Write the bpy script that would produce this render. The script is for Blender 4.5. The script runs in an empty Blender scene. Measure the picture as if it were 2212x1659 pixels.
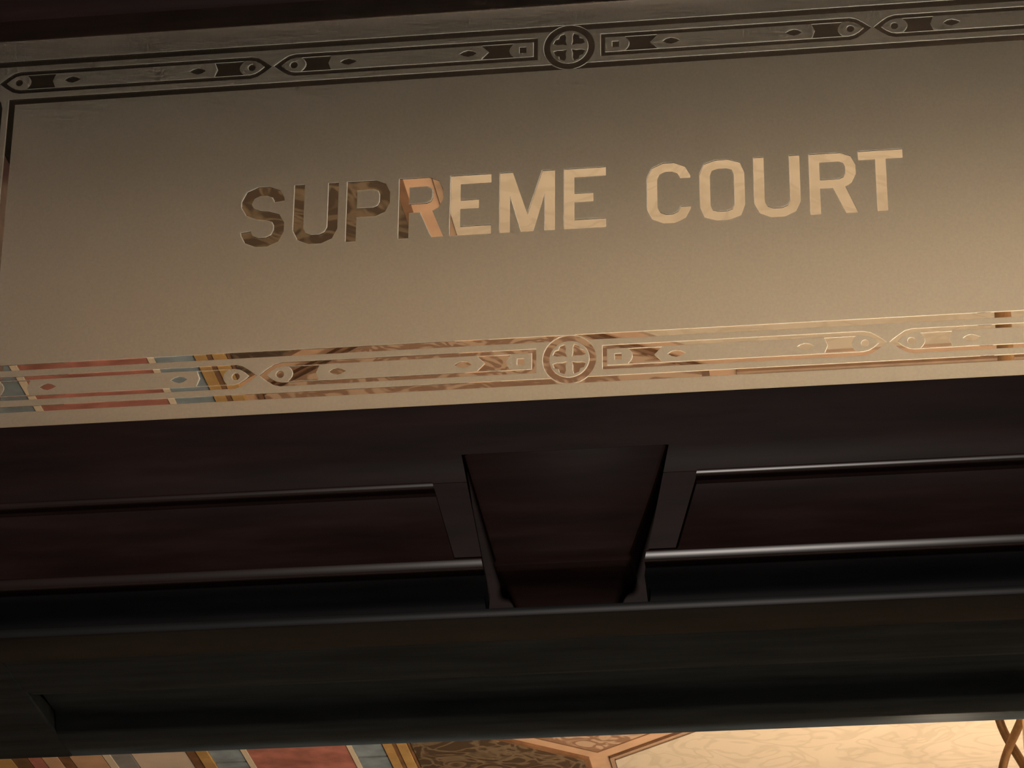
import bpy, bmesh, math, random
from mathutils import Vector, Matrix

random.seed(7)
scene = bpy.context.scene
COL = scene.collection

# ------------------------------------------------------------------ camera
CAM = Vector((0.4182, -3.6, 1.6))
PITCH, YAW, ROLL, FPX = math.radians(26.62), math.radians(7.78), math.radians(0.5), 6900.0
fwd = Vector((-math.sin(YAW) * math.cos(PITCH), math.cos(YAW) * math.cos(PITCH), math.sin(PITCH)))
rgt = Vector((math.cos(YAW), math.sin(YAW), 0))
up = rgt.cross(fwd)
rgt, up = math.cos(ROLL) * rgt + math.sin(ROLL) * up, -math.sin(ROLL) * rgt + math.cos(ROLL) * up
cd = bpy.data.cameras.new('camera')
cd.sensor_fit = 'HORIZONTAL'
cd.sensor_width = 36.0
cd.lens = 36.0 * FPX / 2212.0
cam = bpy.data.objects.new('camera', cd)
COL.objects.link(cam)
M3 = Matrix((rgt, up, -fwd)).transposed()
cam.matrix_world = Matrix.Translation(CAM) @ M3.to_4x4()
scene.camera = cam

# ------------------------------------------------------------------ world, exposure, hall lamp
w = bpy.data.worlds.new('world')
scene.world = w
w.use_nodes = True
w.node_tree.nodes['Background'].inputs[0].default_value = (0.8, 0.9, 1.0, 1)
w.node_tree.nodes['Background'].inputs[1].default_value = 0.0
vs = scene.view_settings
vs.view_transform = 'Standard'
vs.look = 'None'
vs.exposure = 0.0
vs.gamma = 1.0
vs.use_curve_mapping = False
scene.cycles.use_denoising = True
scene.cycles.max_bounces = 6
scene.cycles.diffuse_bounces = 2
scene.cycles.glossy_bounces = 2
scene.cycles.transparent_max_bounces = 12
scene.cycles.use_adaptive_sampling = True
scene.cycles.adaptive_threshold = 0.06
scene.cycles.adaptive_min_samples = 20
scene.cycles.caustics_reflective = False
scene.cycles.sample_clamp_indirect = 6.0

LAMP_COL = (1.0, 0.82, 0.60)
POWER_NEAR = 76.0      # watts per bulb, chandelier by the door
UPPER_NEAR = 74.0      # watts per added unseen lamp above them, brightening the frosted glass
POWER_FAR = 32.0       # watts per bulb, chandelier further in
HALL_POWER = 80.0

hl = bpy.data.lights.new('hall_lamp', 'POINT')
hl.energy = HALL_POWER
hl.color = (1.0, 0.90, 0.82)
hl.shadow_soft_size = 0.22
hlo = bpy.data.objects.new('hall_lamp', hl)
hlo.location = (0.03, -3.1, 3.7)
COL.objects.link(hlo)

# ------------------------------------------------------------------ materials
def mat(name, col, rough=0.6, metal=0.0, spec=0.5, noise=None, bump=0.0, bscale=60.0):
    m = bpy.data.materials.new(name)
    m.use_nodes = True
    nt = m.node_tree
    b = nt.nodes['Principled BSDF']
    b.inputs['Base Color'].default_value = (*col, 1)
    b.inputs['Roughness'].default_value = rough
    b.inputs['Metallic'].default_value = metal
    b.inputs['Specular IOR Level'].default_value = spec
    if noise:
        sc, amt, stretch = noise
        tc = nt.nodes.new('ShaderNodeTexCoord')
        mp = nt.nodes.new('ShaderNodeMapping')
        mp.inputs['Scale'].default_value = stretch
        n = nt.nodes.new('ShaderNodeTexNoise')
        n.inputs['Scale'].default_value = sc
        n.inputs['Detail'].default_value = 5
        r = nt.nodes.new('ShaderNodeValToRGB')
        r.color_ramp.elements[0].position = 0.3
        r.color_ramp.elements[1].position = 0.7
        r.color_ramp.elements[0].color = (*[c * (1 - amt) for c in col], 1)
        r.color_ramp.elements[1].color = (*[min(1, c * (1 + amt)) for c in col], 1)
        nt.links.new(tc.outputs['Object'], mp.inputs[0])
        nt.links.new(mp.outputs[0], n.inputs['Vector'])
        nt.links.new(n.outputs['Fac'], r.inputs[0])
        nt.links.new(r.outputs[0], b.inputs['Base Color'])
        if bump:
            bp = nt.nodes.new('ShaderNodeBump')
            bp.inputs['Strength'].default_value = bump
            bp.inputs['Distance'].default_value = 0.002
            nt.links.new(n.outputs['Fac'], bp.inputs['Height'])
            nt.links.new(bp.outputs[0], b.inputs['Normal'])
    return m

def scroll_mat(name, base, ink, ink2, scale=5.0, lo=0.46, hi=0.54, strength=1.0):
    """painted foliage scrolls: warped noise turned into curling strokes"""
    m = bpy.data.materials.new(name)
    m.use_nodes = True
    nt = m.node_tree
    b = nt.nodes['Principled BSDF']
    b.inputs['Roughness'].default_value = 0.8
    b.inputs['Specular IOR Level'].default_value = 0.2
    tc = nt.nodes.new('ShaderNodeTexCoord')
    wv = nt.nodes.new('ShaderNodeTexNoise')
    wv.inputs['Scale'].default_value = scale
    wv.inputs['Detail'].default_value = 1.5
    wv.inputs['Distortion'].default_value = 2.4
    n2 = nt.nodes.new('ShaderNodeTexNoise')
    n2.inputs['Scale'].default_value = scale * 2.3
    n2.inputs['Distortion'].default_value = 1.2
    r = nt.nodes.new('ShaderNodeValToRGB')
    e = r.color_ramp.elements
    e[0].position = lo - 0.06
    e[1].position = hi + 0.06
    e[0].color = (0, 0, 0, 1)
    e[1].color = (0, 0, 0, 1)
    for p in (lo, hi):
        k = e.new(p)
        k.color = (strength, strength, strength, 1)
    mx = nt.nodes.new('ShaderNodeMixRGB')
    mx.inputs[1].default_value = (*ink, 1)
    mx.inputs[2].default_value = (*ink2, 1)
    mo = nt.nodes.new('ShaderNodeMixRGB')
    mo.inputs[1].default_value = (*base, 1)
    nt.links.new(tc.outputs['Object'], wv.inputs['Vector'])
    nt.links.new(tc.outputs['Object'], n2.inputs['Vector'])
    nt.links.new(wv.outputs['Fac'], r.inputs[0])
    nt.links.new(n2.outputs['Fac'], mx.inputs[0])
    nt.links.new(r.outputs[0], mo.inputs[0])
    nt.links.new(mx.outputs[0], mo.inputs[2])
    nt.links.new(mo.outputs[0], b.inputs['Base Color'])
    return m

WOOD = mat('dark_mahogany', (0.034, 0.0175, 0.0155), 0.45, 0, 0.14, (6, 0.35, (1, 8, 8)), 0.06)
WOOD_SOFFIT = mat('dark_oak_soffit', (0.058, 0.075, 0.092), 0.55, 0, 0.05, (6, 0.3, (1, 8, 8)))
POLISH = mat('polished_mahogany', (0.034, 0.0175, 0.0155), 0.29, 0, 0.8, (6, 0.3, (1, 8, 8)))
COVE = mat('shaded_cove_wood', (0.012, 0.012, 0.0135), 0.5, 0, 0.1, (6, 0.3, (1, 8, 8)))  # shade under the torus put into the wood colour
FILLET = mat('lit_fillet_wood', (0.026, 0.026, 0.028), 0.4, 0, 0.3, (6, 0.3, (1, 8, 8)))  # edge highlight put into the colour, lighter than the cove
DARK = mat('shaded_head_wood', (0.013, 0.0100, 0.0080), 1.0, 0, 0.0, (6, 0.3, (1, 8, 8)))  # near-black so the head's underside stays in shade despite the lamps
WALL = mat('warm_plaster', (0.42, 0.33, 0.24), 0.85, 0, 0.2, (3, 0.08, (1, 1, 1)))
PLASTER = mat('pale_plaster', (0.74, 0.66, 0.56), 0.85, 0, 0.2, (3, 0.06, (1, 1, 1)))
WALL_DK = mat('hall_plaster', (0.10, 0.085, 0.07), 0.85, 0, 0.2, (3, 0.1, (1, 1, 1)))
FLOOR = mat('worn_stone_floor', (0.40, 0.37, 0.34), 0.5, 0, 0.4, (2, 0.2, (1, 1, 1)))
BRONZE = mat('aged_bronze', (0.16, 0.085, 0.035), 0.45, 0.6, 0.5, (25, 0.35, (1, 1, 1)))

def frost_mat():
    m = bpy.data.materials.new('frosted_glass')
    m.use_nodes = True
    nt = m.node_tree
    nt.nodes.clear()
    out = nt.nodes.new('ShaderNodeOutputMaterial')
    tr = nt.nodes.new('ShaderNodeBsdfTranslucent')
    tr.inputs[0].default_value = (0.96, 0.94, 0.92, 1)
    df = nt.nodes.new('ShaderNodeBsdfDiffuse')
    df.inputs[0].default_value = (0.70, 0.70, 0.68, 1)
    mx = nt.nodes.new('ShaderNodeMixShader')
    mx.inputs[0].default_value = 0.16
    # fine speckle of the sandblasted surface
    tc = nt.nodes.new('ShaderNodeTexCoord')
    n = nt.nodes.new('ShaderNodeTexNoise')
    n.inputs['Scale'].default_value = 260
    n.inputs['Detail'].default_value = 3
    r = nt.nodes.new('ShaderNodeValToRGB')
    r.color_ramp.elements[0].position = 0.25
    r.color_ramp.elements[1].position = 0.75
    r.color_ramp.elements[0].color = (0.87, 0.93, 0.98, 1)
    r.color_ramp.elements[1].color = (0.95, 1.0, 1.0, 1)
    nt.links.new(tc.outputs['Object'], n.inputs['Vector'])
    nt.links.new(n.outputs['Fac'], r.inputs[0])
    nt.links.new(r.outputs[0], tr.inputs[0])
    nt.links.new(tr.outputs[0], mx.inputs[1])
    nt.links.new(df.outputs[0], mx.inputs[2])
    rf = nt.nodes.new('ShaderNodeBsdfRefraction')
    rf.inputs['IOR'].default_value = 1.45
    rf.inputs['Roughness'].default_value = 1.0
    m2 = nt.nodes.new('ShaderNodeMixShader')
    m2.inputs[0].default_value = 0.66
    nt.links.new(r.outputs[0], rf.inputs['Color'])
    nt.links.new(mx.outputs[0], m2.inputs[1])
    nt.links.new(rf.outputs[0], m2.inputs[2])
    nt.links.new(m2.outputs[0], out.inputs[0])
    return m

def back_mat():
    m = bpy.data.materials.new('glass_back_face')
    m.use_nodes = True
    nt = m.node_tree
    nt.nodes.clear()
    out = nt.nodes.new('ShaderNodeOutputMaterial')
    rf = nt.nodes.new('ShaderNodeBsdfRefraction')
    rf.inputs['IOR'].default_value = 1.45
    rf.inputs['Roughness'].default_value = 0.0
    rf.inputs['Color'].default_value = (0.98, 0.985, 0.98, 1)
    nt.links.new(rf.outputs[0], out.inputs[0])
    return m

def side_mat():
    m = bpy.data.materials.new('glass_cut_edge')
    m.use_nodes = True
    nt = m.node_tree
    nt.nodes.clear()
    out = nt.nodes.new('ShaderNodeOutputMaterial')
    tp = nt.nodes.new('ShaderNodeBsdfTransparent')
    tp.inputs[0].default_value = (0.97, 0.975, 0.97, 1)
    nt.links.new(tp.outputs[0], out.inputs[0])
    return m

def clear_mat(name, haze):
    """thin clear glass: straight-through view, mirror sheen, a little haze"""
    m = bpy.data.materials.new(name)
    m.use_nodes = True
    nt = m.node_tree
    nt.nodes.clear()
    out = nt.nodes.new('ShaderNodeOutputMaterial')
    tp = nt.nodes.new('ShaderNodeBsdfTransparent')
    tp.inputs[0].default_value = (0.95, 0.955, 0.95, 1)
    gl = nt.nodes.new('ShaderNodeBsdfGlossy')
    gl.inputs['Roughness'].default_value = 0.03
    fr = nt.nodes.new('ShaderNodeFresnel')
    fr.inputs[0].default_value = 1.45
    m1 = nt.nodes.new('ShaderNodeMixShader')
    nt.links.new(fr.outputs[0], m1.inputs[0])
    nt.links.new(tp.outputs[0], m1.inputs[1])
    nt.links.new(gl.outputs[0], m1.inputs[2])
    last = m1
    if haze:
        tr = nt.nodes.new('ShaderNodeBsdfTranslucent')
        tr.inputs[0].default_value = (0.95, 0.93, 0.9, 1)
        m2 = nt.nodes.new('ShaderNodeMixShader')
        m2.inputs[0].default_value = haze
        nt.links.new(m1.outputs[0], m2.inputs[1])
        nt.links.new(tr.outputs[0], m2.inputs[2])
        last = m2
    nt.links.new(last.outputs[0], out.inputs[0])
    return m

FROST = frost_mat()
CLEAR = back_mat()
EDGE = side_mat()
ETCH = clear_mat('clear_etched_glass', 0.002)
CLEARB = clear_mat('clear_glass', 0.0)

# ------------------------------------------------------------------ helpers
def link(name, me, m, parent=None):
    o = bpy.data.objects.new(name, me)
    COL.objects.link(o)
    for mm in (m if isinstance(m, (list, tuple)) else [m]):
        if mm and mm.name not in [x.name for x in me.materials if x]:
            me.materials.append(mm)
    if parent is not None:
        o.parent = parent
    return o

def struct(o):
    o['kind'] = 'structure'
    return o

def tag(o, label, cat, group=None):
    o['label'] = label
    o['category'] = cat
    if group:
        o['group'] = group
    return o

def empty(name, loc=(0, 0, 0)):
    o = bpy.data.objects.new(name, None)
    o.location = loc
    COL.objects.link(o)
    return o

def box_bm(bm, x0, x1, y0, y1, z0, z1):
    vs_ = [bm.verts.new((x, y, z)) for x in (x0, x1) for y in (y0, y1) for z in (z0, z1)]
    for f in ((0, 1, 3, 2), (4, 6, 7, 5), (0, 4, 5, 1), (2, 3, 7, 6), (0, 2, 6, 4), (1, 5, 7, 3)):
        bm.faces.new([vs_[i] for i in f])

def finish(bm, name, bevel=0.0, smooth=False):
    bmesh.ops.recalc_face_normals(bm, faces=bm.faces)
    if bevel:
        bmesh.ops.bevel(bm, geom=list(bm.edges), offset=bevel, segments=2, profile=0.5, affect='EDGES')
    me = bpy.data.meshes.new(name)
    bm.to_mesh(me)
    bm.free()
    if smooth:
        for p in me.polygons:
            p.use_smooth = True
    return me

def box(name, x0, x1, y0, y1, z0, z1, m, parent=None, bevel=0.0):
    bm = bmesh.new()
    box_bm(bm, x0, x1, y0, y1, z0, z1)
    return link(name, finish(bm, name, bevel), m, parent)

def boxes(name, lst, m, parent=None):
    bm = bmesh.new()
    for b in lst:
        box_bm(bm, *b)
    return link(name, finish(bm, name), m, parent)

def profile(name, pts, x0, x1, m, parent=None, smooth_angle=35, skew0=None, skew1=None):
    """closed (y, z) profile run along X; skew functions shift an end's x per point"""
    bm = bmesh.new()
    a = [bm.verts.new((x0 + (skew0(y, z) if skew0 else 0), y, z)) for y, z in pts]
    b = [bm.verts.new((x1 + (skew1(y, z) if skew1 else 0), y, z)) for y, z in pts]
    n = len(pts)
    for i in range(n):
        bm.faces.new((a[i], a[(i + 1) % n], b[(i + 1) % n], b[i]))
    ca, cb = bm.faces.new(a), bm.faces.new(list(reversed(b)))
    bmesh.ops.triangulate(bm, faces=[ca, cb])
    me = finish(bm, name)
    for p in me.polygons:
        p.use_smooth = True
    try:
        me.set_sharp_from_angle(angle=math.radians(smooth_angle))
    except Exception:
        pass
    return link(name, me, m, parent)

def arc(cy, cz, r, a0, a1, n=10):
    return [(cy + r * math.cos(math.radians(a0 + (a1 - a0) * i / n)), cz + r * math.sin(math.radians(a0 + (a1 - a0) * i / n))) for i in range(n + 1)]

def tube(bm, pts, rad, seg=10, caps=True):
    rings = []
    for i, p in enumerate(pts):
        p = Vector(p)
        t = (Vector(pts[min(i + 1, len(pts) - 1)]) - Vector(pts[max(i - 1, 0)])).normalized()
        h = Vector((1, 0, 0)) if abs(t.x) < 0.8 else Vector((0, 1, 0))
        u_ = t.cross(h).normalized()
        v_ = t.cross(u_)
        rr = rad[i] if isinstance(rad, (list, tuple)) else rad
        rings.append([bm.verts.new(p + rr * (math.cos(2 * math.pi * k / seg) * u_ + math.sin(2 * math.pi * k / seg) * v_)) for k in range(seg)])
    for a, b in zip(rings, rings[1:]):
        for k in range(seg):
            bm.faces.new((a[k], a[(k + 1) % seg], b[(k + 1) % seg], b[k]))
    if caps:
        bm.faces.new(rings[0])
        bm.faces.new(rings[-1])

def lathe(bm, prof, c, seg=24):
    rings = [[bm.verts.new((c[0] + r * math.cos(2 * math.pi * k / seg), c[1] + r * math.sin(2 * math.pi * k / seg), c[2] + z)) for k in range(seg)] for r, z in prof]
    for a, b in zip(rings, rings[1:]):
        for k in range(seg):
            bm.faces.new((a[k], a[(k + 1) % seg], b[(k + 1) % seg], b[k]))

# ------------------------------------------------------------------ the setting: wall with doorway, hall, room beyond
HW = 0.865                       # half width of the opening
Z_TOP, Z_BOT = 3.990, 3.372      # transom opening
Z_DOOR = 3.078                   # underside of the lintel
YB = 0.368                       # rear face of the wall
CEIL = 6.0

struct(boxes('wall_front', [(-6, -HW - 0.16, 0.0, YB, 0, CEIL + 0.1), (HW + 0.16, 6, 0.0, YB, 0, CEIL + 0.1),
                            (-HW - 0.16, HW + 0.16, 0.0, YB, 4.30, CEIL + 0.1)], WALL))
struct(box('floor', -6, 6, -7, 14, -0.1, 0, FLOOR))
struct(box('wall_left', -6.1, -6, -7, 14, 0, CEIL + 0.1, WALL))
struct(box('wall_right_bounce', 1.75, 1.85, YB + 0.001, 14, 0, CEIL + 0.1, PLASTER))  # unseen wall, set close and pale to bounce light onto the glass
struct(box('wall_hall_right', 6, 6.1, -7, 0.3, 0, CEIL + 0.1, WALL_DK))
struct(box('wall_back', -6, 6, 14, 14.1, 0, CEIL + 0.1, WALL))
struct(box('wall_hall', -6, 6, -7.1, -7, 0, CEIL + 0.1, WALL_DK))
struct(box('ceiling_hall', -6, 6, -7, 0.0, CEIL, CEIL + 0.1, WALL_DK))

# head beam over the transom: its underside is what the clear top border looks at
hb = struct(profile('trim_1', [(-0.052, 4.34), (-0.052, 4.002), (-0.046, 3.992), (-0.036, 3.990), (YB + 0.006, Z_TOP), (YB + 0.012, Z_TOP + 0.012), (YB + 0.012, 4.34)],
                    -HW - 0.2, HW + 0.2, WOOD))
hb2 = box('head_soffit', -HW, HW, 0.02, YB + 0.004, Z_TOP - 0.003, Z_TOP + 0.001, bpy.data.materials['shaded_head_wood'], hb)  # thin added board carrying the painted shade
for nm, s in (('trim_2', -1), ('trim_3', 1)):
    x0, x1 = (-HW - 0.18, -HW) if s < 0 else (HW, HW + 0.18)
    struct(box(nm, x0, x1, -0.05, YB + 0.01, 0.0, Z_TOP - 0.001, WOOD, bevel=0.004))

# ------------------------------------------------------------------ lintel between doorway and transom
LY = -0.052
lin_pts = [(LY, 3.300), (LY, 3.262), (LY + 0.004, 3.2535), (LY + 0.010, 3.2490), (LY + 0.010, 3.166), (LY + 0.004, 3.160), (LY + 0.004, 3.138),
           (LY + 0.010, 3.130), (LY + 0.028, 3.118), (LY + 0.032, 3.110), (LY + 0.032, 3.0945)]
def thumb(z1, z0, r_, out):
    """gently swelling strip between two heights, face leaning a little downwards, rounded back at both edges"""
    a1, a0 = 3.0, -18.0
    n = 12
    zs = [math.sin(math.radians(a1 + (a0 - a1) * i / n)) for i in range(n + 1)]
    ys = [math.cos(math.radians(a1 + (a0 - a1) * i / n)) for i in range(n + 1)]
    k = (z1 - z0) / (zs[0] - zs[-1])
    return [(LY + 0.0045, z1 + 0.0035), (LY - out + 0.004, z1 + 0.0030), (LY - out + 0.001, z1 + 0.0012)] + \
           [(LY - out + k * (1 - y_), z1 - k * (zs[0] - q)) for y_, q in zip(ys, zs)] + \
           [(LY - out + k * (1 - ys[-1]) + 0.0015, z0 - 0.0015), (LY - out + k * (1 - ys[-1]) + 0.004, z0 - 0.0025), (LY + 0.0045, z0 - 0.003)]
bead_pts = thumb(3.2605, 3.2555, 0, 0.006)
torus_pts = thumb(3.1530, 3.1420, 0, 0.012)
lin_front = lin_pts + [(0.02, 3.0945), (0.02, 3.300)]
stile_pts = [(LY, 3.2625), (LY, 3.161), (LY + 0.0102, 3.161), (LY + 0.0102, 3.2625)]
lintel = empty('trim_4', (0, LY, 3.2))
struct(lintel)
def par(o, p):
    o.parent = p
    o.matrix_parent_inverse = Matrix.Translation(p.location).inverted()
    return o
par(profile('upper_rail', [(LY + 0.002, 3.3715), (LY, 3.3695), (LY, 3.3), (0.02, 3.3), (0.02, 3.3715)], -HW, HW, WOOD), lintel)
par(profile('lower_fillet', [(LY + 0.030, 3.0945), (LY + 0.030, 3.0925), (LY + 0.002, 3.0925), (LY - 0.002, 3.0905), (LY - 0.0035, 3.0855), (LY - 0.002, 3.0800), (LY + 0.002, Z_DOOR), (0.02, Z_DOOR), (0.02, 3.0945)],
            -HW, HW, FILLET), lintel)
# two lengths of moulded frieze that stop short of the central keystone bracket
def hwz(z):                       # half width of the keystone at height z
    return 0.080 + 0.040 * (min(z, 3.31) - 3.135) / 0.14
for s in (-1, 1):
    sk = (lambda y, z, s=s: s * (max(hwz(z), 0.078) + 0.002 + 0.015 * (3.30 - z) / 0.16))
    for nm, pts, mt in (('moulded_frieze', lin_front, WOOD), ('bead_moulding', bead_pts, POLISH), ('torus_moulding', torus_pts, POLISH), ('panel_stile', stile_pts, WOOD)):
        sk2 = (lambda y, z, s=s: s * (max(hwz(z), 0.078) + 0.048 + 0.002 * (3.30 - z)))
        ska, far, skf = (sk2, s * HW, None) if nm == 'bead_moulding' else ((sk, 0.0, sk2) if nm == 'panel_stile' else (sk, s * HW, None))
        if s < 0:
            o = profile(nm, pts, far, 0.0, mt, skew1=ska, skew0=skf, smooth_angle=50)
        else:
            o = profile(nm, pts, 0.0, far, mt, skew0=ska, skew1=skf, smooth_angle=50)
        if nm == 'moulded_frieze':
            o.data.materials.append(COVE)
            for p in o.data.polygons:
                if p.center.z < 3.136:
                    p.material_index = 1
        par(o, lintel)
par(box('frieze_core', -0.15, 0.15, -0.012, 0.0195, 3.095, 3.2995, WOOD), lintel)

# keystone bracket, flush at the top, swelling forward to its foot
def keystone():
    bm = bmesh.new()
    rows = []
    levels = [(3.2998, 0.0, 0), (3.285, 0.0004, 0), (3.27, 0.0012, 0), (3.25, 0.003, 0), (3.23, 0.006, 0), (3.21, 0.010, 0), (3.19, 0.015, 0), (3.17, 0.020, 0), (3.155, 0.0235, 0), (3.145, 0.025, 0),
              (3.140, 0.0285, 0.003), (3.135, 0.0295, 0.003), (3.131, 0.027, 0.002), (3.1295, 0.022, 0.0), (3.124, 0.000, -0.004), (3.116, -0.015, -0.006), (3.097, -0.022, -0.008)]
    for z, d, dh in levels:
        h = hwz(z) + dh
        y = LY - d
        c = 0.006
        rows.append([bm.verts.new(p) for p in ((-h, -0.0118, z), (-h, y + c, z), (-h + c * 0.3, y + c * 0.3, z), (-h + c, y, z), (h - c, y, z), (h - c * 0.3, y + c * 0.3, z), (h, y + c, z), (h, -0.0118, z))])
    for a, b in zip(rows, rows[1:]):
        for i in range(7):
            bm.faces.new((a[i], a[i + 1], b[i + 1], b[i]))
        bm.faces.new((a[7], a[0], b[0], b[7]))
    bm.faces.new(rows[0])
    bm.faces.new(rows[-1])
    me = finish(bm, 'keystone')
    for p in me.polygons:
        p.use_smooth = True
    me.set_sharp_from_angle(angle=math.radians(40))
    return link('keystone', me, WOOD)
par(keystone(), lintel)

# underside of the lintel: broad board, a sunk channel, and a rear fillet
RX = 0.717
sof = [(0.0201, 3.371), (0.0201, Z_DOOR), (0.10, Z_DOOR + 0.0005), (0.135, Z_DOOR + 0.003), (0.160, Z_DOOR + 0.010), (0.178, Z_DOOR + 0.020), (0.20, Z_DOOR + 0.026),
       (0.262, Z_DOOR + 0.026), (0.268, Z_DOOR + 0.020), (0.274, Z_DOOR + 0.003), (0.280, Z_DOOR), (YB - 0.004, Z_DOOR), (YB, Z_DOOR + 0.004), (YB, 3.371)]
par(profile('soffit_board', sof, -RX, RX, WOOD_SOFFIT, smooth_angle=50), lintel)
for s in (-1, 1):
    xa, xb = (-HW, -RX) if s < 0 else (RX, HW)
    par(box('soffit_end', xa, xb, 0.0201, YB, Z_DOOR, 3.371, WOOD_SOFFIT, bevel=0.003), lintel)

# ------------------------------------------------------------------ etched glass panel
T2 = 0.0008      # half thickness

def shape(loops, name, half=T2):
    """loops of (x, z), filled even-odd, as a slab of glass in the XZ plane"""
    cu = bpy.data.curves.new(name, 'CURVE')
    cu.dimensions = '2D'
    cu.fill_mode = 'BOTH'
    cu.extrude = half
    for lp in loops:
        sp = cu.splines.new('POLY')
        sp.points.add(len(lp) - 1)
        for p, (x, z) in zip(sp.points, lp):
            p.co = (x, z, 0, 1)
        sp.use_cyclic_u = True
    tmp = bpy.data.objects.new('tmp_shape', cu)
    COL.objects.link(tmp)
    dg = bpy.context.evaluated_depsgraph_get()
    me = bpy.data.meshes.new_from_object(tmp.evaluated_get(dg))
    bpy.data.objects.remove(tmp)
    bpy.data.curves.remove(cu)
    me.name = name
    bm = bmesh.new()
    bm.from_mesh(me)
    for v in bm.verts:
        v.co = Vector((v.co.x, v.co.z, v.co.y))
    bmesh.ops.remove_doubles(bm, verts=bm.verts, dist=1e-6)
    bmesh.ops.recalc_face_normals(bm, faces=bm.faces)
    bm.to_mesh(me)
    bm.free()
    me.materials.clear()
    return me

def stroke(pts, wd):
    """outline of a mitred open stroke"""
    L, R = [], []
    n = len(pts)
    for i, p in enumerate(pts):
        p = Vector(p)
        d0 = (p - Vector(pts[i - 1])).normalized() if i else None
        d1 = (Vector(pts[i + 1]) - p).normalized() if i < n - 1 else None
        if d0 is None: d0 = d1
        if d1 is None: d1 = d0
        n0, n1 = Vector((-d0.y, d0.x)), Vector((-d1.y, d1.x))
        b = (n0 + n1).normalized()
        k = wd / 2 / max(0.35, b.dot(n0))
        L.append(tuple(p + b * k))
        R.append(tuple(p - b * k))
    return L + R[::-1]

def circle(cx, cz, r, n=20, sx=1.0, ph=0.0):
    return [(cx + sx * r * math.cos(ph + 2 * math.pi * k / n), cz + r * math.sin(ph + 2 * math.pi * k / n)) for k in range(n)]

ZL0, ZL1 = 3.6420, 3.7325        # letter base and cap lines
SW = 0.0134

def octo(x0, x1, z0, z1, c):
    m_ = c * 0.42
    return [(x0 + c, z0), (x1 - c, z0), (x1 - m_ * 0.62, z0 + m_ * 0.62), (x1, z0 + c), (x1, z1 - c), (x1 - m_ * 0.62, z1 - m_ * 0.62), (x1 - c, z1), (x0 + c, z1), (x0 + m_ * 0.62, z1 - m_ * 0.62), (x0, z1 - c), (x0, z0 + c), (x0 + m_ * 0.62, z0 + m_ * 0.62)]

def letter_loops(ch, x0, x1):
    a, b = ZL0, ZL1
    h = SW / 2
    xl, xr, zb, zt = x0 + h, x1 - h, a + h, b - h
    wd, ht = x1 - x0, b - a
    c, q = 0.016, 0.005
    zm = (a + b) / 2
    if ch == 'S':
        return [stroke([(xl + 0.0005, zb + 0.0165), (xl + 0.001, zb + 0.013), (xl + q, zb + q), (xl + c, zb), (xr - c, zb), (xr - q, zb + q), (xr, zb + c), (xr, zm - c + 0.004), (xr - q, zm - q + 0.002), (xr - c, zm + 0.001),
                        (xl + c, zm + 0.003), (xl + q, zm + q + 0.003), (xl, zm + c + 0.001), (xl, zt - c), (xl + q, zt - q), (xl + c, zt), (xr - c, zt), (xr - q, zt - q), (xr - 0.001, zt - 0.013), (xr - 0.0005, zt - 0.0165)], SW)]
    if ch == 'U':
        return [stroke([(xl, b), (xl, zb + c), (xl + q, zb + q), (xl + c, zb), (xr - c, zb), (xr - q, zb + q), (xr, zb + c), (xr, b)], SW)]
    if ch == 'C':
        return [stroke([(xr, zb + 0.0175), (xr, zb + c - 0.001), (xr - q, zb + q), (xr - c, zb), (xl + c, zb), (xl + q, zb + q), (xl, zb + c), (xl, zt - c), (xl + q, zt - q), (xl + c, zt), (xr - c, zt), (xr - q, zt - q), (xr, zt - c + 0.001), (xr, zt - 0.0175)], SW)]
    if ch == 'O':
        return [octo(x0, x1, a, b, 0.021), octo(x0 + SW, x1 - SW, a + SW, b - SW, 0.010)]
    if ch in 'PR':
        zw = a + ht * (0.40 if ch == 'P' else 0.42)      # underside of the bowl
        o = [(x0, a), (x0, b), (x1 - 0.019, b), (x1 - 0.006, b - 0.006), (x1, b - 0.019), (x1, zw + 0.019), (x1 - 0.006, zw + 0.006)]
        if ch == 'P':
            o += [(x1 - 0.019, zw), (x0 + SW, zw), (x0 + SW, a)]
        else:
            o += [(x1 - 0.014, zw + 0.0015), (x1 + 0.001, a), (x1 - SW * 1.08, a), (x1 - 0.030, zw), (x0 + SW, zw), (x0 + SW, a)]
        i0, i1, j0, j1 = x0 + SW, x1 - SW, zw + SW, b - SW
        inn = [(i0, j0), (i0, j1), (i1 - 0.008, j1), (i1 - 0.0025, j1 - 0.0025), (i1, j1 - 0.008), (i1, j0 + 0.008), (i1 - 0.0025, j0 + 0.0025), (i1 - 0.008, j0)]
        return [o, inn]
    if ch == 'E':
        m0 = zm - SW / 2 + 0.001
        return [[(x0, a), (x0, b), (x1, b), (x1, b - SW), (x0 + SW, b - SW), (x0 + SW, m0 + SW), (x0 + wd * 0.70, m0 + SW), (x0 + wd * 0.70, m0), (x0 + SW, m0), (x0 + SW, a + SW), (x1, a + SW), (x1, a)]]
    if ch == 'M':
        xm = (x0 + x1) / 2
        return [[(x0, a), (x0, b), (x0 + SW * 1.25, b), (xm, a + 0.026), (x1 - SW * 1.25, b), (x1, b), (x1, a), (x1 - SW, a), (x1 - SW, a + 0.056), (xm + 0.0082, a), (xm - 0.0082, a), (x0 + SW, a + 0.056), (x0 + SW, a)]]
    if ch == 'T':
        xm = (x0 + x1) / 2
        return [[(xm - SW / 2, a), (xm - SW / 2, b - SW), (x0, b - SW), (x0, b), (x1, b), (x1, b - SW), (xm + SW / 2, b - SW), (xm + SW / 2, a)]]

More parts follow.
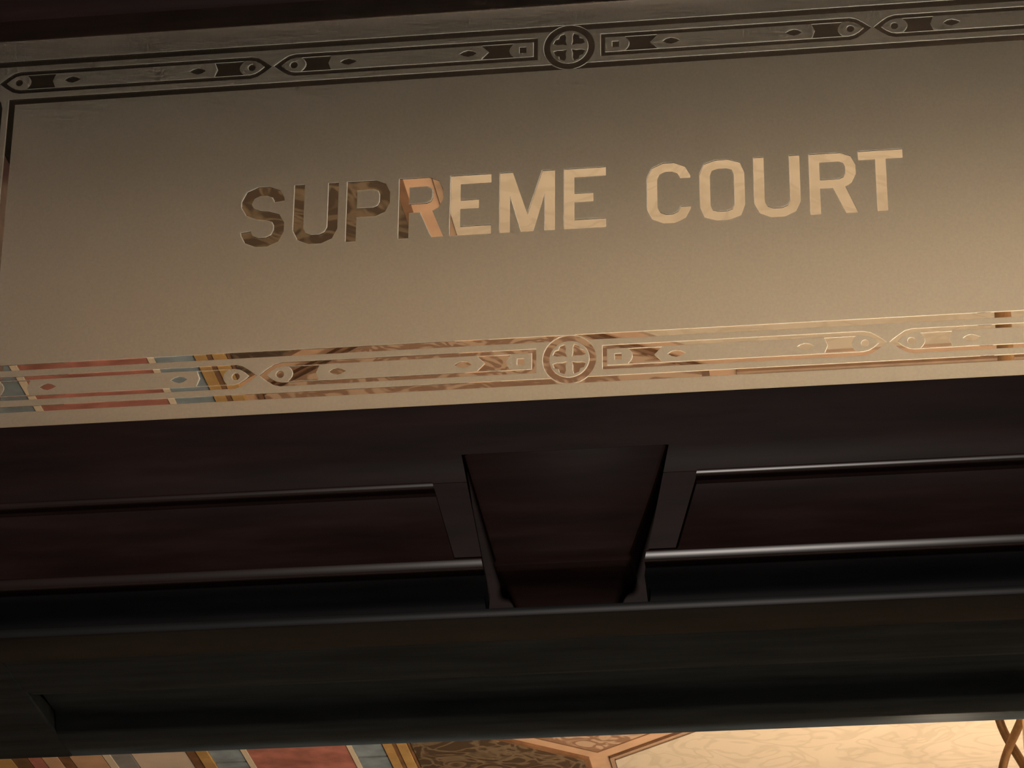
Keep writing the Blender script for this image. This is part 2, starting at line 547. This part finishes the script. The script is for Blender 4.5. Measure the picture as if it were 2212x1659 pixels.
LETTERS = [('S', -0.4368, -0.3789), ('U', -0.3663, -0.3072), ('P', -0.2955, -0.2379), ('R', -0.2256, -0.1671), ('E', -0.1573, -0.1032), ('M', -0.0916, -0.0189),
           ('E', -0.0068, 0.0480), ('C', 0.1019, 0.1587), ('O', 0.1708, 0.2291), ('U', 0.2412, 0.3010), ('R', 0.3130, 0.3731), ('T', 0.3769, 0.4343)]

panel = empty('etched_glass_panel', (0, 0, Z_BOT))
tag(panel, 'frosted glass transom panel with clear lettering SUPREME COURT inside an ornamental border', 'glass panel')

holes = []           # every loop cut out of the frosted field
def inlay(name, loops, label=None, m=ETCH, cut=True):
    if cut:
        holes.extend(loops)
    me = shape(loops, name)
    me.materials.append(m)
    me.materials.append(EDGE)
    me.materials.append(CLEARB)
    for p in me.polygons:
        p.material_index = 0 if p.normal.y < -0.9 else (2 if p.normal.y > 0.9 else 1)
    o = link(name, me, None)
    par(o, panel)
    if label:
        o['label'] = label
    return o

for ch, x0, x1 in LETTERS:
    inlay('letter', letter_loops(ch, x0, x1), 'clear glass capital letter ' + ch)

# border geometry
BX, ZT, ZB = 0.7954, 3.9210, 3.4520      # centre lines of the border bands
TH0, TH1 = 0.0262, 0.0348                # thick line, measured from the band's centre
TN0, TN1 = 0.0116, 0.0172                # thin cartouche line

def rect(x0, x1, z0, z1):
    return [(x0, z0), (x1, z0), (x1, z1), (x0, z1)]

# thick lines run as left and right halves that meet the round medallions
def half_frame(sg, far, near):
    """far/near: distance of the two edges of the line from the band centre, outward positive"""
    o = 1 if abs(far) > abs(near) and far > 0 else -1
    wedge = [(0.0060, 0.0347), (0.0140, 0.0324), (0.0195, 0.0293), (0.0238, TH0)]
    if far > 0:     # outer line
        top = [(sg * s_, ZT + t_) for s_, t_ in wedge]
        bot = [(sg * s_, ZB - t_) for s_, t_ in wedge]
        return top[::-1] + [(sg * (BX + TH1), ZT + TH1), (sg * (BX + TH1), ZB - TH1)] + bot + [(sg * (BX + TH0), ZB - TH0), (sg * (BX + TH0), ZT + TH0)]
    top = [(sg * s_, ZT - t_) for s_, t_ in wedge]
    bot = [(sg * s_, ZB + t_) for s_, t_ in wedge]
    return top + [(sg * (BX - TH0), ZT - TH0), (sg * (BX - TH0), ZB + TH0)] + bot[::-1] + [(sg * (BX - TH1), ZB + TH1), (sg * (BX - TH1), ZT - TH1)]
for sg in (-1, 1):
    inlay('border_line', [half_frame(sg, TH1, TH0)])
    inlay('border_line', [half_frame(sg, -TH1, -TH0)])

def cartouche(f, s0, e0, s1, e1):
    """outline from s0 to s1 with end styles 'x' pointed, 'q' square; f maps (s, t) to pane (x, z)"""
    def side(t, inner):
        # half outline, from s0 to s1, at +t
        k = 0.0
        pts = []
        d = TN1 - TN0 if inner else 0.0
        if e0 == 'x':
            g = 0.0015 + d * 1.75
            pts += [(s0 + g, 0.0), (s0 + 0.012 + d * 1.0, t * 0.50), (s0 + 0.021 + d * 0.6, t * 0.86), (s0 + 0.030 + d * 0.3, t)]
        else:
            pts += [(s0 + d, t)]
        if e1 == 'x':
            g = 0.0015 + d * 1.75
            pts += [(s1 - 0.030 - d * 0.3, t), (s1 - 0.021 - d * 0.6, t * 0.86), (s1 - 0.012 - d * 1.0, t * 0.50), (s1 - g, 0.0)]
        else:
            pts += [(s1 - d, t)]
        return pts
    def loop(t, inner):
        up_ = side(t, inner)
        dn = [(s, -tt) for s, tt in reversed(up_) if not (abs(tt) < 1e-9)]
        return [f(*p) for p in up_ + dn]
    inlay('cartouche_line', [loop(TN1, False), loop(TN0, True)])
    for sgn, s, e in ((1, s0, e0), (-1, s1, e1)):
        if e == 'x':
            dc, b0, b1, l0, l1 = 0.0290, 0.0400, 0.0800, 0.0930, 0.1150
        else:
            dc, b0, b1, l0, l1 = 0.0200, 0.0325, 0.0760, 0.0830, 0.1060
        g = lambda u_, t: f(s + sgn * u_, t)
        if e == 'x':
            inlay('dot', [[g(dc + 0.0050 * math.cos(2 * math.pi * k / 16), 0.0050 * math.sin(2 * math.pi * k / 16)) for k in range(16)]])
        else:
            inlay('dot', [[g(dc - 0.0045, -0.0045), g(dc + 0.0045, -0.0045), g(dc + 0.0045, 0.0045), g(dc - 0.0045, 0.0045)]])
        # solid block, hollowed towards the dot and notched at its far end
        tt = TN0 - 0.0010
        nq = 6
        near = [(b0 + 0.006 * (1 - (2 * i / nq - 1) ** 2), tt * (2 * i / nq - 1)) for i in range(nq + 1)]
        notch = 0.010 if e == 'q' else 0.004
        farp = [(b1 - notch * (1 - abs(2 * i / nq - 1)), tt * (2 * i / nq - 1)) for i in range(nq + 1)]
        inlay('block', [[g(*p) for p in near] + [g(*p) for p in reversed(farp)]])
        lm = (l0 + l1) / 2
        inlay('leaf', [[g(l0, 0), g(l0 + 0.005, -0.0035), g(lm, -0.0048), g(l1 - 0.005, -0.003), g(l1, 0), g(l1 - 0.005, 0.003), g(lm, 0.0048), g(l0 + 0.005, 0.0035)]])

XS = 0.404
for zc in (ZT, ZB):
    f = lambda s, t, zc=zc: (s, zc + t)
    cartouche(f, -BX + 0.009, 'x', -XS, 'x')
    cartouche(f, -XS, 'x', -0.0425, 'q')
    cartouche(f, 0.0425, 'q', XS, 'x')
    cartouche(f, XS, 'x', BX - 0.009, 'x')
    # round medallion in the middle: ring and four petals
    inlay('medallion_ring', [circle(0, zc, 0.0343, 48), circle(0, zc, 0.0258, 48)])
    for k in range(4):
        a0 = math.pi / 4 + k * math.pi / 2
        pts = []
        for rr, da in ((0.0035, 0.0), (0.0080, -0.30), (0.0130, -0.52), (0.0170, -0.50), (0.0172, -0.2), (0.0150, 0.0), (0.0172, 0.2), (0.0170, 0.50), (0.0130, 0.52), (0.0080, 0.30)):
            pts.append((1.3 * rr * math.cos(a0 + da), zc + 1.3 * rr * math.sin(a0 + da)))
        inlay('petal', [pts])
ZM = (ZT + ZB) / 2
for xc in (-BX, BX):
    f = lambda s, t, xc=xc: (xc + t, s)
    cartouche(f, ZB + 0.009, 'x', ZT - 0.009, 'x')

# the frosted field itself, with every clear figure cut through it
fm = shape([rect(-HW + 0.001, HW - 0.001, Z_BOT + 0.001, Z_TOP - 0.001)] + holes, 'frosted_field')
fm.materials.append(FROST)
fm.materials.append(CLEAR)
fm.materials.append(EDGE)
for p in fm.polygons:
    p.material_index = 0 if p.normal.y < -0.9 else (1 if p.normal.y > 0.9 else 2)
ff = bpy.data.objects.new('frosted_field', fm)
COL.objects.link(ff)
par(ff, panel)

# ------------------------------------------------------------------ painted ceiling of the room beyond
GOLD = mat('gold_paint', (0.50, 0.30, 0.115), 0.5, 0, 0.4, (14, 0.18, (1, 1, 1)))
PEACH = mat('peach_paint', (0.60, 0.37, 0.235), 0.7, 0, 0.3, (9, 0.12, (1, 1, 1)))
BROWN = mat('brown_paint', (0.20, 0.10, 0.05), 0.7, 0, 0.3, (14, 0.3, (1, 1, 1)))
TAN = mat('tan_paint', (0.42, 0.27, 0.175), 0.7, 0, 0.3, (14, 0.2, (1, 1, 1)))
RED = mat('red_paint', (0.43, 0.165, 0.13), 0.7, 0, 0.3, (11, 0.35, (1, 1, 1)))
BLUE = mat('blue_paint', (0.235, 0.285, 0.33), 0.7, 0, 0.3, (12, 0.3, (1, 1, 1)))
GREYB = mat('grey_blue_paint', (0.27, 0.26, 0.26), 0.7, 0, 0.3, (12, 0.2, (1, 1, 1)))
BEIGE = mat('beige_paint', (0.66, 0.53, 0.43), 0.75, 0, 0.3, (6, 0.1, (1, 1, 1)))
CREAM = mat('cream_paint', (0.72, 0.60, 0.46), 0.75, 0, 0.3, (6, 0.08, (1, 1, 1)))
DKSCR = scroll_mat('dark_scroll_paint', (0.070, 0.043, 0.025), (0.22, 0.155, 0.095), (0.12, 0.08, 0.048), 5.5, 0.475, 0.525)
PKSCR = scroll_mat('pink_scroll_paint', (0.53, 0.36, 0.25), (0.24, 0.13, 0.08), (0.34, 0.20, 0.13), 6.0, 0.45, 0.56)
CRSCR = scroll_mat('cream_scroll_paint', (0.66, 0.545, 0.42), (0.46, 0.38, 0.28), (0.58, 0.47, 0.35), 4.0, 0.48, 0.52, 0.5)

ceil = struct(box('ceiling', -6, 6, 0.0, 14, CEIL, CEIL + 0.1, PEACH))
def cbox(name, x0, x1, y0, y1, drop, m):
    return link(name, box(name + '_t', x0, x1, y0, y1, CEIL - drop, CEIL, m).data, m) if False else box(name, x0, x1, y0, y1, CEIL - drop, CEIL - 0.0005, m, ceil)

Y0C, Y1C = 0.5, 13.9
# long painted bands, running away from the door
BANDS = [(-5.9, -3.30, 0.010, CREAM), (-3.29, -3.21, 0.014, GOLD), (-3.205, -3.145, 0.012, BROWN), (-3.14, -3.085, 0.012, RED), (-3.08, -3.018, 0.014, PEACH), (-3.014, -2.970, 0.012, BROWN),
         (-2.966, -2.835, 0.014, PEACH), (-2.83, -2.80, 0.016, CREAM), (-2.797, -2.718, 0.012, GREYB), (-2.714, -2.490, 0.010, BEIGE), (-2.487, -2.449, 0.016, BROWN), (-2.447, -2.402, 0.020, GOLD),
         (-1.692, -1.657, 0.020, GOLD), (-1.655, -1.640, 0.016, BROWN), (-1.637, -1.600, 0.020, GOLD)]
for x0, x1, d, m in BANDS:
    cbox('painted_band', x0, x1, Y0C, Y1C, d, m)
for x0, x1 in ((-2.268, -2.246), (-1.839, -1.820)):
    cbox('cream_fillet', x0, x1, Y0C, Y1C, 0.016, CREAM)
# red field between two blue rows, cut into panels by cross joints
y = 0.52
k = 0
while y < Y1C - 0.6:
    L = 1.18
    cbox('red_panel', -2.244, -1.841, y, min(y + L, Y1C), 0.012, RED)
    y += L + 0.02
    k += 1
for x0, x1 in ((-2.400, -2.270), (-1.818, -1.694)):
    y = 0.52
    while y < Y1C - 0.3:
        cbox('blue_panel', x0, x1, y, y + 0.58, 0.012, BLUE)
        y += 0.60

# hexagonal panels: brown-edged, with a painted field inside
HALF, JOINT, APEX = 0.74, 1.38, 2.01         # half width, shoulder and tip of the long hexagons
ROW, YR0 = JOINT + APEX, 3.02
def clip(pts, axis, lim, keep_above):
    out = []
    for i, p in enumerate(pts):
        q = pts[(i + 1) % len(pts)]
        ip, iq = ((p[axis] >= lim), (q[axis] >= lim)) if keep_above else ((p[axis] <= lim), (q[axis] <= lim))
        if ip:
            out.append(p)
        if ip != iq:
            t = (lim - p[axis]) / (q[axis] - p[axis])
            out.append((p[0] + t * (q[0] - p[0]), p[1] + t * (q[1] - p[1])))
    return out
XR = 1.70                                     # right-hand end of the panelled field
def slab(name, x, y, inset, z0, z1, m, xmin, parent, kind):
    h, j, a = HALF - inset, JOINT - inset * 0.35, APEX - inset * 1.35
    if kind == 'hex':
        pts = [(x, y + a), (x + h, y + j), (x + h, y - j), (x, y - a), (x - h, y - j), (x - h, y + j)]
    elif kind == 'point':                     # pointed on the left only, squared off on the right
        pts = [(x, y + a), (x - h, y + j), (x - h, y - j), (x, y - a), (XR - inset, y - a), (XR - inset, y + a)]
    else:                                     # plain oblong between two pointed panels
        pts = [(x + inset, y + JOINT - inset), (x + inset, y - JOINT + inset), (XR - inset, y - JOINT + inset), (XR - inset, y + JOINT - inset)]
    pts = clip(clip(clip(pts, 0, xmin, True), 1, 0.45 + inset, True), 1, 13.9, False)
    if len(pts) < 3:
        return None
    bm = bmesh.new()
    lo = [bm.verts.new((px, py, z0)) for px, py in pts]
    hi = [bm.verts.new((px, py, z1)) for px, py in pts]
    bm.faces.new(lo)
    bm.faces.new(hi)
    for i in range(len(pts)):
        k = (i + 1) % len(pts)
        bm.faces.new((lo[i], lo[k], hi[k], hi[i]))
    return link(name, finish(bm, name), m, parent)
for r in range(-1, 4):
    yy = YR0 + r * ROW
    if r % 2 == 0:
        row = ((-1.60, 'hex', DKSCR, 'hexagon_panel'), (-0.12, 'point', CRSCR, 'pointed_panel'))
    else:
        row = ((-0.86, 'hex', PKSCR, 'hexagon_panel'), (-0.12, 'oblong', CRSCR, 'oblong_panel'))
    for x, kind, fld, nm in row:
        o = slab(nm, x, yy, 0.042, CEIL - 0.012, CEIL - 0.0005, TAN if fld is CRSCR else BROWN, -1.596, ceil, kind)
        if o:
            slab('painted_field', x, yy, 0.064, CEIL - 0.018, CEIL - 0.0115, fld, -1.580, o, kind)

# ------------------------------------------------------------------ chandeliers
def emit(name, col, s):
    m = bpy.data.materials.new(name)
    m.use_nodes = True
    b = m.node_tree.nodes['Principled BSDF']
    b.inputs['Base Color'].default_value = (*col, 1)
    b.inputs['Emission Color'].default_value = (*col, 1)
    b.inputs['Emission Strength'].default_value = s
    return m
BULB = emit('glowing_bulb', LAMP_COL, 6.0)
OPAL = mat('amber_opal_shade', (0.75, 0.6, 0.42), 0.4, 0, 0.5, (20, 0.08, (1, 1, 1)))

def chandelier(name, x, y, z, power, twisted, label, arms=6, reach=0.42, rim=0.165, upper=0.0):
    c = empty(name, (x, y, z))
    tag(c, label, 'chandelier')
    top = CEIL - 0.02 - z
    bm = bmesh.new()
    lathe(bm, [(0.001, top - 0.10), (0.03, top - 0.10), (0.05, top - 0.06), (0.10, top - 0.03), (0.12, top), (0.001, top)], (0, 0, 0))
    link('canopy', finish(bm, 'canopy', 0, True), BRONZE, c)
    if twisted:
        zc = twisted - z
        for ph in (0, math.pi):
            bm = bmesh.new()
            n = 90
            pts = []
            for i in range(n + 1):
                zz = 0.10 + (top - 0.16) * i / n
                a = ph + math.pi / 2 + (zz - zc) * 2 * math.pi / 0.62 + 0.14
                pts.append((0.050 * math.cos(a), 0.050 * math.sin(a), zz))
            tube(bm, pts, 0.0165, 10)
            link('twisted_bar', finish(bm, 'twisted_bar', 0, True), BRONZE, c)
    else:
        bm = bmesh.new()
        tube(bm, [(0, 0, 0.05), (0, 0, top - 0.05)], 0.0148, 12)
        link('stem', finish(bm, 'stem', 0, True), BRONZE, c)
    bm = bmesh.new()
    lathe(bm, [(0.001, -0.16), (0.02, -0.15), (0.035, -0.11), (0.02, -0.07), (0.06, -0.02), (0.075, 0.03), (0.05, 0.08), (0.06, 0.105), (0.02, 0.13), (0.001, 0.13)], (0, 0, 0))
    link('hub', finish(bm, 'hub', 0, True), BRONZE, c)
    for k in range(arms):
        a = 2 * math.pi * (k + 0.5) / arms
        ca, sa = math.cos(a), math.sin(a)
        bm = bmesh.new()
        tube(bm, [(ca * rr, sa * rr, zz) for rr, zz in ((0.05, 0.0), (0.12, -0.06), (0.22, -0.09), (0.33, -0.07), (reach - 0.02, -0.02), (reach, 0.03))], 0.011, 8)
        arm = link('arm', finish(bm, 'arm', 0, True), BRONZE, c)
        bm = bmesh.new()
        lathe(bm, [(0.012, 0.03), (0.05, 0.036), (0.085, 0.058), (0.105, 0.10), (0.112, rim), (0.108, rim), (0.10, 0.099), (0.08, 0.063), (0.048, 0.041), (0.012, 0.035)], (ca * reach, sa * reach, 0), 20)
        link('shade', finish(bm, 'shade', 0, True), OPAL, arm)  # unseen opaque bowl, its rim shaped to send the light upwards
        bm = bmesh.new()
        lathe(bm, [(0.001, 0.034), (0.012, 0.036), (0.018, 0.043), (0.020, 0.049), (0.015, 0.055), (0.001, 0.058)], (ca * reach, sa * reach, 0), 12)
        link('bulb', finish(bm, 'bulb', 0, True), BULB, arm)
        li = bpy.data.lights.new('bulb_light', 'POINT')
        li.energy = power
        li.color = LAMP_COL
        li.shadow_soft_size = 0.02
        lo = bpy.data.objects.new('bulb_light', li)
        lo.location = (ca * reach, sa * reach, 0.082)
        COL.objects.link(lo)
        lo.parent = c
    for k in range(3 if upper else 0):  # added unseen tier of lamps, there to brighten the frosted glass
        a = 2 * math.pi * (k + 0.25) / 3
        ca, sa = math.cos(a) * 0.17, math.sin(a) * 0.17
        bm = bmesh.new()
        tube(bm, [(ca * t, sa * t, zz) for t, zz in ((0.1, 0.13), (0.45, 0.10), (0.8, 0.12), (1.0, 0.18))], 0.008, 8)
        arm = link('fill_arm', finish(bm, 'fill_arm', 0, True), BRONZE, c)
        bm = bmesh.new()
        lathe(bm, [(0.001, 0.175), (0.03, 0.18), (0.034, 0.19), (0.014, 0.195), (0.013, 0.235), (0.001, 0.235)], (ca, sa, 0), 14)
        link('fill_cup', finish(bm, 'fill_cup', 0, True), OPAL, arm)
        bm = bmesh.new()
        lathe(bm, [(0.001, 0.235), (0.012, 0.24), (0.015, 0.25), (0.009, 0.262), (0.001, 0.268)], (ca, sa, 0), 12)
        link('bulb', finish(bm, 'bulb', 0, True), BULB, arm)
        bm = bmesh.new()
        lathe(bm, [(0.001, 0.352), (0.020, 0.348), (0.060, 0.326), (0.060, 0.323), (0.020, 0.342), (0.001, 0.345)], (ca, sa, 0), 18)
        link('fill_hood', finish(bm, 'fill_hood', 0, True), BRONZE, arm)  # hood added to keep this fill light off the ceiling
        li = bpy.data.lights.new('frost_fill_light', 'POINT')
        li.energy = upper
        li.color = LAMP_COL
        li.shadow_soft_size = 0.02
        lo = bpy.data.objects.new('frost_fill_light', li)
        lo.location = (ca, sa, 0.295)
        COL.objects.link(lo)
        lo.parent = c
    return c

chandelier('chandelier', 0.6027, 1.5, 3.00, POWER_NEAR, None, 'bronze chandelier whose plain hanging rod shows through the clear border lines at far right', upper=UPPER_NEAR)
chandelier('chandelier', 0.750, 7.5, 3.90, POWER_FAR, 5.662, 'bronze chandelier hung on crossed twisted bars, seen against cream ceiling through the doorway', 8, 0.55, rim=0.102)
